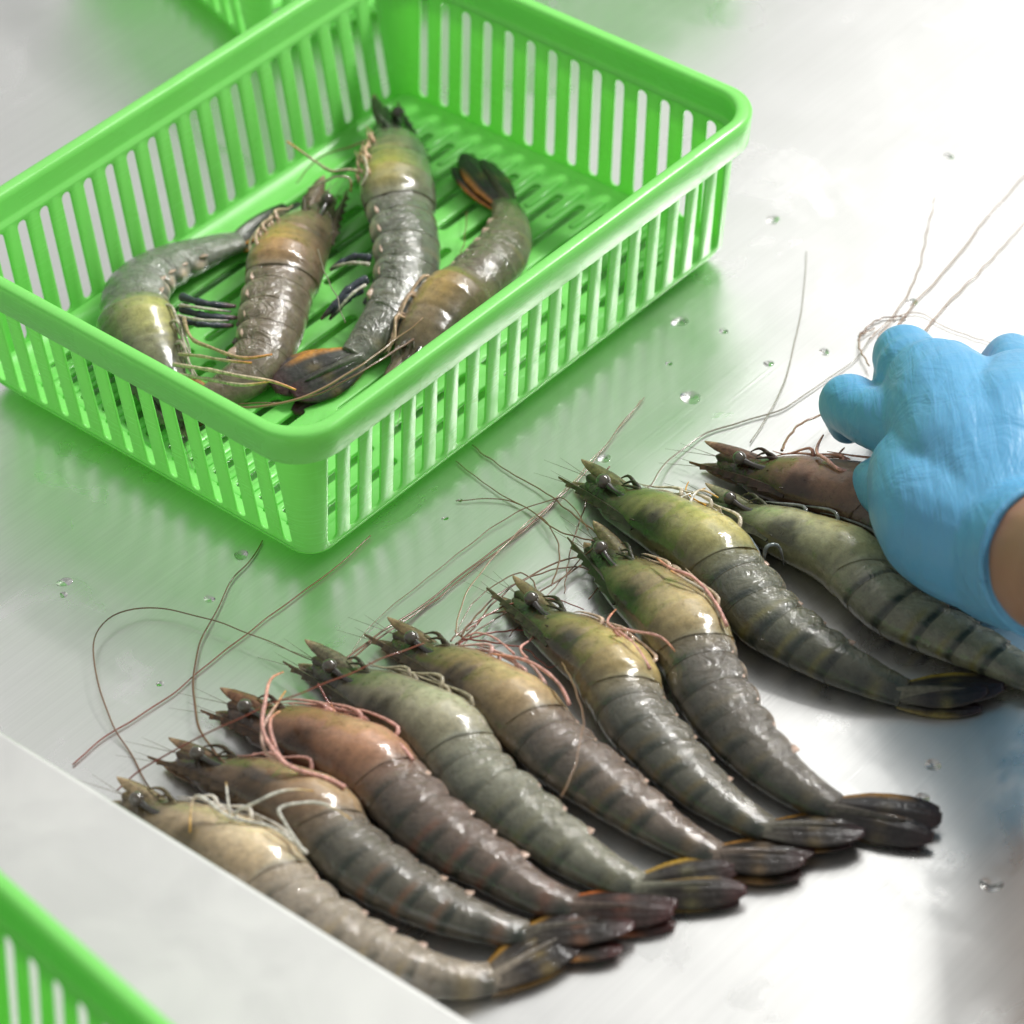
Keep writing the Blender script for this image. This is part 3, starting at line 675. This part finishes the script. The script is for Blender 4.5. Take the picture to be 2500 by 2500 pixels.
prawn('tan-olive prawn with a grey-brown abdomen, head beside the long straight feelers', [(1040, 1590), (1143, 1654), (1271, 1752), (1325, 1800), (1380, 1850), (1452, 1897), (1545, 1959), (1643, 2016), (1750, 2060)], (2000, 2080),
      car=(148, 125, 84), abd=(121, 106, 94), yel=(187, 158, 104), head=(78, 66, 46), stripe=(140, 112, 70), edge=(170, 122, 55), tip=(58, 36, 36), leg=(200, 160, 150), group=GR, roll=-3, headlen=1.05, seed=5,
      legs=[(r4((300, 380), (200, 300), (120, 280), (60, 300), (20, 270)), (1.2, .9, .6, .4, .3), .06, .03, PK), (r4((360, 400), (330, 350), (380, 310), (420, 250)), (1.2, .9, .7, .5), .08, .04, PK), (r4((560, 620), (510, 520), (400, 430), (320, 400), (190, 380)), (1.5, 1.8, 1.7, 1.5, 1.2), .10, .04, PK)],
      ant=[([(860, 1215), (885, 1195), (950, 1120), (1050, 1062), (1120, 1050), (1140, 1085), (1110, 1130)], (1.1, .8, .4, .3, .3, .4, .5), .06, .04, 'brown'),
           ([(850, 1210), (900, 1170), (960, 1152), (1000, 1160), (1040, 1190)], (1.0, .8, .6, .5, .4), .06, .04, 'brown'),
           ([(865, 1215), (920, 1195), (990, 1190), (1050, 1210)], (1.0, .5, .3, .3), .055, .04, 'red'),
           ([(870, 1200), (930, 1130), (1010, 1085), (1090, 1070), (1130, 1090)], (1.1, .6, .4, .3, .3), .06, .035, 'brown'),
           ([(880, 1190), (960, 1140), (1040, 1130), (1100, 1150)], (1.1, .8, .5, .4), .05, .03, 'red'),
           ([(860, 1195), (880, 1120), (960, 1020), (1060, 930), (1150, 830), (1210, 755)], (1.1, .5, .2, .1, .1, .1), .045, .02, 'tan'),
           ([(870, 1205), (990, 1225), (1040, 1260), (1060, 1230)], (1.0, .9, .9, 1.2), .05, .03, 'red'),
           ([(1120, 1050), (1000, 1130), (900, 1190), (870, 1230)], (.3, .4, .7, 1.3), .05, .035, 'brown')])
prawn('olive-yellow prawn with a saw-toothed dark snout, a curled feeler lying over its side', [(1325, 1500), (1421, 1581), (1493, 1645), (1525, 1710), (1560, 1765), (1612, 1819), (1690, 1892), (1773, 1949), (1876, 1997)], (2122, 2015),
      car=(150, 132, 81), abd=(114, 110, 97), yel=(193, 168, 94), head=(66, 62, 42), stripe=(130, 110, 60), edge=(180, 130, 40), tip=(54, 36, 40), leg=(200, 172, 150), group=GR, roll=-7, headlen=1.10, seed=6,
      legs=[(r4((800, 300), (770, 262), (880, 275), (990, 300), (1060, 370)), (1.8, 2.2, 2.6, 2.6, 2.2), .08, .03, PK),
            (r4((940, 450), (870, 340), (790, 270), (740, 230), (780, 170)), (1.6, 1.8, 1.6, 1.2, .8), .09, .04, PK)],
      ant=[([(1060, 1250), (1085, 1300), (1100, 1360), (1085, 1440), (1060, 1505)], (2.4, 2.9, 3.0, 3.0, 2.8), .04, .03, 'tan'),
           ([(1040, 1105), (1055, 1040), (1030, 985), (960, 945), (860, 945)], (.9, .5, .2, .15, .1), .045, .025, 'brown'),
           ([(1020, 1130), (1000, 1090), (980, 1080), (900, 1130), (860, 1200)], (.5, .3, .3, .3, .3), .045, .025, 'brown')])
prawn('dark olive prawn between two yellowish ones, its back turned up and black tail lying apart', [(1500, 1370), (1552, 1425), (1618, 1490), (1669, 1555), (1700, 1610), (1737, 1690), (1794, 1768), (1866, 1840), (1938, 1895), (2040, 1945)], (2298, 2015),
      car=(142, 127, 82), abd=(106, 100, 90), yel=(174, 153, 99), head=(62, 62, 42), stripe=(118, 104, 66), edge=(176, 126, 44), tip=(50, 34, 38), fan=(44, 40, 40), leg=(200, 176, 150), group=GR, roll=12, headlen=1.00, seed=7, sc=1.02,
      legs=[(r5((530, 1600), (470, 1480), (370, 1370), (270, 1330), (200, 1280)), (1.9, 2.1, 2.2, 2.2, 2.0), .10, .05, PK),
            (r5((500, 1560), (430, 1440), (350, 1390), (265, 1340)), (1.9, 2.1, 2.3, 2.3), .09, .05, GY)],
      ant=[([(1130, 1010), (1080, 970), (1030, 930), (960, 890), (890, 840)], (1.0, .4, .2, .12, .1), .05, .03, 'brown'),
           ([(1110, 1000), (1075, 950), (1050, 940), (960, 975), (820, 1080), (700, 1180), (660, 1240)], (1.0, .6, .3, .15, .1, .1, .1), .035, .02, 'brown'),
           ([(1125, 1030), (1090, 1060), (1010, 1150), (960, 1200)], (1.0, .4, .2, .5), .04, .03, 'brown'),
           ([(1120, 1020), (1050, 1000), (1000, 962), (940, 930), (860, 870)], (1.0, .5, .2, .12, .1), .045, .025, 'brown')])
prawn('banded green and yellow prawn with a shiny wet black tail on the right', [(1510, 1205), (1629, 1280), (1707, 1335), (1759, 1385), (1811, 1440), (1873, 1507), (1950, 1554), (2043, 1601), (2137, 1637), (2209, 1660)], (2428, 1680),
      car=(133, 131, 73), abd=(110, 110, 92), yel=(187, 174, 88), head=(62, 62, 40), stripe=(150, 142, 76), band=(34, 44, 38), fan=(34, 32, 32), edge=(170, 150, 60), tip=(40, 26, 34), leg=(212, 200, 176), group=GR, roll=3, headlen=1.05, seed=8, sc=1.03, bandk=1.1, ba=.3,
      legs=[(r5((600, 1200), (500, 1080), (360, 1040), (400, 960), (490, 995)), (1.5, 1.6, 1.5, 1.6, 1.5), .09, .04, WH), (r5((380, 1040), (290, 1010), (400, 960), (430, 950)), (1.5, 1.4, 1.3, 1.3), .06, .03, WH), (r5((430, 1030), (340, 970), (350, 920)), (1.2, 1, 1), .05, .03, ((220, 160, 60), (220, 160, 60)))],
      ant=[([(1150, 880), (1110, 940), (1085, 1010), (1070, 1070), (1065, 1120)], (.9, .5, .35, .3, .3), .05, .03, 'brown'),
           ([(1215, 925), (1230, 912), (1260, 870), (1330, 820), (1400, 795), (1480, 770), (1540, 730), (1610, 680), (1640, 640)], (1.3, 1.0, .3, .12, .1, .1, .1, .1, .1), .06, .03, 'grey')])
prawn('pale banded prawn lying under the blue glove, striped tail running out of the frame', [(1815, 1245), (1940, 1306), (2043, 1357), (2090, 1394), (2128, 1440), (2190, 1490), (2275, 1528), (2380, 1570), (2499, 1621), (2600, 1655)], (2830, 1700),
      car=(160, 162, 118), abd=(178, 176, 146), yel=(198, 184, 111), head=(78, 80, 56), band=(48, 54, 46), stripe=(178, 166, 84), leg=(120, 125, 120), group=GR, roll=-4, headlen=1.00, seed=9, sc=.95, bandk=1.2, ba=.55,
      legs=[(r5((560, 1130), (640, 1190), (700, 1290), (720, 1225), (770, 1220), (800, 1310)), (.8, .8, .8, 1.6, 1.5, .6), .12, .04, ((110, 120, 122), (70, 75, 75)))])
prawn('brown prawn furthest from the ledge, pinched by the gloved fingers', [(1850, 1140), (1992, 1187), (2095, 1222), (2160, 1262), (2230, 1310), (2310, 1350), (2400, 1390), (2500, 1420), (2580, 1440)], (2800, 1470),
      car=(126, 92, 67), abd=(118, 102, 84), yel=(142, 105, 75), head=(66, 46, 34), stripe=(140, 100, 66), leg=(224, 160, 140), group=GR, roll=6, headlen=1.10, seed=10, sc=.98,
      legs=[(r5((1150, 880), (1060, 860), (1000, 815), (955, 780), (985, 700)), (1.8, 2.1, 2.0, 1.8, 1.4), .11, .05, PK), (r5((1110, 830), (1060, 800), (1085, 760)), (1.0, .9, .8), .08, .04, PK)],
      ant=[([(1415, 835), (1450, 780), (1480, 720), (1500, 640), (1515, 560), (1522, 475)], (.1, .1, .1, .1, .1, .1), .035, .025, 'grey'),
           ([(1655, 640), (1690, 600), (1730, 590), (1790, 620), (1880, 650)], (.1, .1, .1, .1, .1), .035, .02, 'tan'),
           ([(1620, 635), (1660, 602), (1710, 598)], (.1, .1, .1), .06, .04, 'brown'), ([(1640, 690), (1620, 640), (1650, 620)], (.3, .2, .1), .05, .04, 'tan'),
           ([(1475, 850), (1490, 822), (1510, 800), (1545, 785), (1600, 760)], (1.4, 1.2, 1.0, .8, .4), .09, .05, 'tan'),
           ([(1640, 640), (1700, 575), (1735, 500), (1750, 430), (1765, 370)], (.1, .1, .1, .1, .1), .04, .025, 'tan'),
           ([(1650, 670), (1720, 580), (1800, 490), (1870, 400), (1940, 325)], (.1, .1, .1, .1, .1), .05, .03, 'tan'),
           ([(1740, 630), (1780, 580), (1850, 510), (1940, 412)], (.1, .1, .1, .1), .05, .03, 'tan')])
ZB = .70
prawn('curled grey-green prawn at the left side of the basket', [(404, 947), (362, 880), (331, 807), (324, 755), (333, 705), (373, 664), (430, 629), (492, 600), (543, 574), (585, 559)], (722, 495), side=-1, z0=ZB, roll=14,
      car=(119, 117, 88), abd=(114, 120, 106), yel=(160, 156, 75), head=(96, 98, 80), band=(84, 96, 84), stripe=(112, 118, 92), fan=(14, 12, 12), edge=(190, 130, 30), tip=(20, 12, 12), leg=(196, 186, 165), group=GB, seed=11, bandk=.3, sc=1.06,
      legs=[([(445, 725), (497, 740), (575, 748)], (1.4, 1.6, 1.2), .24, .10, ((62, 68, 78), (120, 90, 95))), ([(445, 756), (502, 771), (580, 776)], (1.3, 1.5, 1.1), .24, .10, ((62, 68, 78), (120, 90, 95))), ([(440, 782), (497, 792), (569, 795)], (1.2, 1.4, .9), .22, .10, ((62, 68, 78), (120, 90, 95))), ([(440, 745), (497, 753), (564, 761)], (1.6, 1.8, 1.5), .10, .05, ((196, 190, 175), (90, 85, 95))), ([(435, 771), (492, 781), (559, 783)], (1.6, 1.8, 1.5), .10, .05, ((196, 190, 175), (90, 85, 95))), (c3((300, 700), (500, 730), (700, 770), (880, 800), (1020, 850)), (1.6, 2.4, 2.8, 2.8, 2.6), .12, .06, ((200, 180, 155), (225, 145, 80))),
            (c3((330, 760), (520, 790), (700, 820), (870, 800)), (1.6, 2.2, 2.6, 2.8), .12, .05, ((190, 175, 150), (225, 165, 90))),
            (c3((360, 430), (410, 550), (520, 600), (700, 660), (880, 640)), (2.0, 2.4, 2.8, 3.0, 3.0), .12, .06, ((175, 150, 120), (220, 140, 70))),
            (c3((330, 640), (450, 650), (600, 675), (760, 690)), (1.8, 2.4, 2.8, 2.9), .10, .06, ((185, 165, 135), (220, 140, 70)))],
      ant=[([(330, 738), (380, 752), (470, 768), (570, 750), (680, 690), (760, 630), (800, 600)], (1.2, 1.8, 2.2, 2.2, 2.2, 2.2, 2.4), .09, .05, 'tan')])
prawn('brown-backed prawn with an orange patch, second from the left in the basket', [(770, 520), (735, 585), (704, 655), (683, 720), (668, 783), (648, 845), (606, 898), (548, 931), (500, 950)], (400, 985), side=-1, z0=ZB, roll=24,
      car=(128, 106, 82), abd=(118, 104, 86), yel=(160, 118, 46), head=(92, 82, 64), band=(90, 84, 70), stripe=(124, 106, 76), leg=(190, 165, 140), group=GB, seed=12, bandk=.3, sc=1.05,
      legs=[(c2((150, 720), (240, 680), (330, 640), (420, 650), (430, 740)), (1.5, 2.0, 2.3, 2.2, 1.5), .08, .05, GY)],
      ant=[([(600, 470), (615, 520), (635, 560), (650, 610)], (3.0, 3.1, 3.0, 2.4), .035, .03, 'grey')])
prawn('long green-grey prawn with a yellow patch in the centre of the basket', [(961, 312), (972, 363), (974, 435), (978, 508), (990, 562), (997, 624), (986, 689), (954, 743), (912, 795), (862, 845)], (675, 955), side=-1, z0=ZB + .15, roll=24,
      car=(109, 108, 88), abd=(106, 108, 94), yel=(148, 135, 42), head=(88, 94, 80), band=(74, 82, 74), stripe=(140, 118, 56), fan=(46, 46, 42), edge=(190, 130, 50), tip=(62, 26, 26), leg=(205, 170, 140), group=GB, seed=13, bandk=.35, sc=1.08,
      legs=[(c2((560, 1190), (450, 1180), (290, 1270)), (1.4, 1.3, .8), .24, .08, ((62, 68, 78), (120, 90, 95))), (c2((560, 1230), (440, 1220), (300, 1250)), (1.5, 1.5, 1.0), .12, .05, ((196, 190, 175), (90, 85, 95))), (c2((540, 1330), (430, 1390), (300, 1530), (230, 1600)), (1.4, 1.3, .8, .4), .26, .08, ((62, 68, 78), (120, 90, 95))), (c2((500, 1400), (400, 1470), (290, 1600)), (1.3, 1.2, .3), .24, .08, ((62, 68, 78), (120, 90, 95))), (c2((530, 1370), (440, 1430), (330, 1560)), (1.5, 1.5, .8), .10, .05, ((196, 190, 175), (90, 85, 95))), (c2((480, 600), (400, 590), (300, 600), (200, 540), (100, 470), (0, 400)), (2.0, 2.4, 2.4, 2.6, 2.8, 3.2), .09, .05, ((170, 160, 130), (220, 150, 80))),
            (c2((500, 700), (540, 620), (530, 530), (490, 480)), (2.0, 2.4, 2.4, 2.2), .08, .05, GY)],
      ant=[([(740, 235), (700, 262), (650, 280), (600, 300), (560, 345)], (1.5, 1.6, 1.5, 1.2, .6), .05, .03, 'brown')])
prawn('smaller olive prawn near the right wall of the basket, black tail spread upward', [(1008, 870), (1037, 823), (1084, 765), (1135, 715), (1168, 682), (1203, 645), (1230, 604), (1243, 560), (1243, 512), (1230, 470)], (1142, 382), side=1, z0=ZB, roll=10,
      car=(124, 106, 75), abd=(108, 100, 79), yel=(160, 128, 44), head=(92, 84, 66), band=(72, 72, 58), stripe=(140, 122, 66), fan=(16, 18, 14), edge=(210, 130, 50), tip=(16, 14, 12), leg=(190, 160, 130), group=GB, seed=14, bandk=.7, sc=.95,
      ant=[([(780, 640), (700, 690), (620, 735), (560, 755), (450, 762)], (1.6, 1.9, 1.9, 1.7, 1.2), .07, .04, 'brown'),
           ([(790, 620), (860, 560), (870, 480), (878, 440), (880, 400)], (1.6, 1.4, .6, .4, .3), .04, .03, 'brown')])

# ------------------------------------------------------------------ gloved hand
def capsule_chain(pts, rad, flat=1.0):
    P = spline(pts, max(14, 12 * len(pts))); d0 = np.r_[0, np.cumsum(np.linalg.norm(np.diff(np.asarray(pts, float), axis=0), axis=1))]
    R = np.interp(np.linspace(0, d0[-1], len(P)), d0, rad); out = []
    for p, r in zip(P, R): out.append(sphere(p, r, 12, 16, (1, 1, flat)))
    return out
def H(x, y, z): return up(x * 1.294, y * 1.294, z)
def glove_mat():
    m, nt, b, N, L = mat('blue_nitrile')
    tc = N('ShaderNodeTexCoord'); mp = N('ShaderNodeMapping'); mp.inputs['Rotation'].default_value = (0, 0, math.radians(25)); mp.inputs['Scale'].default_value = (210, 26, 50)
    L(tc.outputs['Object'], mp.inputs[0]); n = noise(nt, 1, 3, .5, mp.outputs[0], .5); n2 = noise(nt, 30, 3, .5, tc.outputs['Object'])
    mx = N('ShaderNodeMix'); mx.data_type = 'RGBA'; mx.inputs['A'].default_value = (.085, .32, .56, 1); mx.inputs['B'].default_value = (.14, .42, .66, 1)
    L(n2.outputs[0], mx.inputs['Factor']); L(mx.outputs['Result'], b.inputs['Base Color'])
    n3 = noise(nt, 42, 3, .5, tc.outputs['Object'], 1.5)
    L(bump(nt, n.outputs[0], .38, .0022, bump(nt, n3.outputs[0], .35, .004)), b.inputs['Normal']); setp(b, roughness=.38, subsurface_weight=.15, subsurface_scale=.006)
    return m
M_GLOVE = glove_mat()
def skin_mat():
    m, nt, b, N, L = mat('skin')
    tc = N('ShaderNodeTexCoord'); n = noise(nt, 60, 5, .6, tc.outputs['Object']); n2 = noise(nt, 900, 3, .6, tc.outputs['Object'])
    mx = N('ShaderNodeMix'); mx.data_type = 'RGBA'; mx.inputs['A'].default_value = (.30, .15, .085, 1); mx.inputs['B'].default_value = (.42, .23, .14, 1)
    L(n.outputs[0], mx.inputs['Factor']); L(mx.outputs['Result'], b.inputs['Base Color']); L(bump(nt, n2.outputs[0], .3, .0006), b.inputs['Normal'])
    setp(b, roughness=.5, subsurface_weight=.2, subsurface_scale=.008); return m
M_SKIN = skin_mat()
hand_root = empty('person', (32, -2, 0)); HR = np.array([32, -2, 0.])
tag(hand_root, "worker's bare arm with a thin blue glove reaching in from the right", 'person')
parts = []
C0, C1 = H(1800, 985, 5.0), H(1995, 1058, 7.6)       # from the heel of the hand to the cuff
AD = norm(H(2300, 1120, 15.5) - H(1995, 1058, 7.6))     # the forearm's direction, rising off the table
parts += [tube([C1 - AD * 5.2, C1 - AD * 3, C1 - AD * 1.5, C1], [3.0, 3.1, 3.1, 3.1], 26)]
parts += capsule_chain([C1 - AD * 3.6, H(1790, 985, 4.9), H(1740, 900, 4.2)], [2.9, 2.9, 2.3])
parts += capsule_chain([C1 - AD * 3.6, H(1850, 890, 5.6), H(1800, 790, 5.0), H(1765, 735, 4.8)], [2.9, 3.3, 2.9, 2.2])
parts += capsule_chain([C1 - AD * 3.6, H(1920, 850, 6.0), H(1925, 770, 5.2)], [2.9, 3.2, 2.5])
parts += capsule_chain([H(2000, 960, 6.4), H(1995, 860, 6.0), H(1990, 780, 5.2)], [2.2, 3.1, 2.4])
parts += capsule_chain([H(1780, 830, 4.5), H(1700, 800, 4.0), H(1640, 785, 3.3), H(1600, 762, 2.6), H(1600, 800, 1.5)], [2.0, 1.55, 1.3, 1.32, .9])          # thumb
parts += capsule_chain([H(1790, 770, 5.0), H(1730, 700, 4.6), H(1706, 672, 4.1), H(1695, 700, 2.6), H(1672, 760, 1.4)], [1.9, 1.4, 1.4, 1.1, .8])         # index
parts += capsule_chain([H(1722, 700, 4.5), H(1790, 745, 4.9), H(1840, 790, 5.2)], [1.6, 2.1, 2.4])
parts += capsule_chain([H(1850, 760, 5.0), H(1806, 705, 4.4), H(1785, 690, 3.6), H(1775, 725, 2.0), H(1750, 770, 1.2)], [1.7, 1.25, 1.1, 1.0, .8])          # middle
parts += capsule_chain([H(1940, 750, 5.0), H(1915, 690, 4.4), H(1905, 676, 3.4), H(1880, 700, 1.9), H(1850, 740, 1.2)], [1.6, 1.15, 1.1, 1.0, .8])          # ring
parts += capsule_chain([H(2000, 740, 5.0), H(1985, 680, 4.4), H(1970, 665, 3.2), H(1950, 690, 1.9), H(1930, 720, 1.2)], [1.5, 1.1, 1.0, .9, .7])            # little
parts += capsule_chain([H(1770, 960, 3.8), H(1705, 925, 2.9), H(1655, 915, 2.0)], [2.2, 1.7, 1.2])         # ball of the thumb pressing on the shell
V, F = join(parts)
gl = mesh_obj('glove', V, F, M_GLOVE, hand_root, HR)
rm = gl.modifiers.new('merge', 'REMESH'); rm.mode = 'VOXEL'; rm.voxel_size = .13 * CM; rm.use_smooth_shade = True
sm = gl.modifiers.new('relax', 'SMOOTH'); sm.iterations = 14; sm.factor = .6
# rolled cuff
s1 = norm(np.cross(AD, [0, 0, 1])); s2 = np.cross(s1, AD)
cp = np.array([C1 - AD * .12 + (s1 * math.cos(t) + s2 * math.sin(t)) * (3.06 + .05 * math.sin(3 * t)) + AD * .12 * math.sin(2 * t) for t in np.linspace(0, 2 * math.pi, 60)])
V, F = tube(cp, .17, 8); mesh_obj('cuff', V, F, M_GLOVE, gl, HR)
parts = capsule_chain([C1 - AD * 2, C1 + AD * 3, C1 + AD * 12], [2.85, 2.95, 3.9])
V, F = join(parts)
ar = mesh_obj('forearm', V, F, M_SKIN, hand_root, HR)
rm = ar.modifiers.new('merge', 'REMESH'); rm.mode = 'VOXEL'; rm.voxel_size = .18 * CM; rm.use_smooth_shade = True
sm = ar.modifiers.new('relax', 'SMOOTH'); sm.iterations = 12; sm.factor = .6

# ------------------------------------------------------------------ water drops
def drop(x, y, r, h, el=1.0, ang=0, i=0):
    c = up(x * 1.294, y * 1.294, 0); n, m = 7, 20; V = []; rg = np.random.default_rng(i)
    ph = rg.uniform(0, 6, 3)
    for k in range(n):
        t = k / (n - 1) * math.pi / 2
        for j in range(m):
            a_ = 2 * math.pi * j / m; rr = r * math.cos(t) * (1 + .08 * math.sin(2 * a_ + ph[0]) + .05 * math.sin(3 * a_ + ph[1]))
            dx, dy = rr * math.cos(a_) * el, rr * math.sin(a_)
            rr_ = 1.15; V.append((c[0] + dx * math.cos(ang) - dy * math.sin(ang), c[1] + dx * math.sin(ang) + dy * math.cos(ang), .004 + h * .4 * math.sin(t)))
    F = [(k * m + j, k * m + (j + 1) % m, (k + 1) * m + (j + 1) % m, (k + 1) * m + j) for k in range(n - 1) for j in range(m)]
    F.append(tuple(range(m))[::-1]); F.append(tuple((n - 1) * m + j for j in range(m)))
    return mesh_obj('water_drop', V, F, M_DROP, origin=c)
DR_ = [(1303, 750, .42, .14, 'large clear water drop right of the basket, level with the fingertip'), (1283, 607, .34, .12, 'water drop by the lower right wall of the basket'),
       (1262, 686, .14, .08, 'small water drop between the basket and the largest drop'), (1450, 686, .22, .1, 'water drop left of the blue fingertips'),
       (1555, 664, .22, .1, 'water drop just above the blue fingertips'), (1365, 625, .2, .09, 'water drop right of the pair beside the basket'),
       (1720, 570, .26, .1, 'water drop above the glove between two loose feelers'), (1458, 415, .3, .1, 'faint water drop right of the basket corner'),
       (1790, 295, .2, .08, 'small water drop alone near the upper right'), (1140, 865, .26, .1, 'water drop at the head of the banded green prawn'),
       (455, 1047, .3, .08, 'flat water drop in the shadow under the basket corner'), (122, 1098, .28, .09, 'water drop in the basket shadow at the left, upper of two'),
       (120, 1122, .18, .08, 'water drop in the basket shadow at the left, lower of two'), (302, 1290, .15, .08, 'tiny water drop left of the feeler loop'),
       (1760, 1443, .3, .1, 'water drop above the separate black tail'), (1740, 1505, .26, .1, 'water drop touching the tip of the separate black tail'),
       (1870, 1668, .42, .06, 'wide puddle-like water drop at the lower right'), (868, 944, .1, .06, 'tiny water drop right of the basket front corner'),
       (750, 1190, .1, .06, 'tiny water drop by the straight feelers'), (840, 978, .12, .07, 'tiny water drop between feelers near the basket'),
       (395, 1130, .22, .06, 'flat water drop at the top of the feeler loop')]
for i, (x, y, r, h, lb) in enumerate(DR_):
    tag(drop(x, y, r, h, 1 + .3 * rng.random(), rng.uniform(0, 3), i), lb, 'water drop', 'water drops on the steel table')
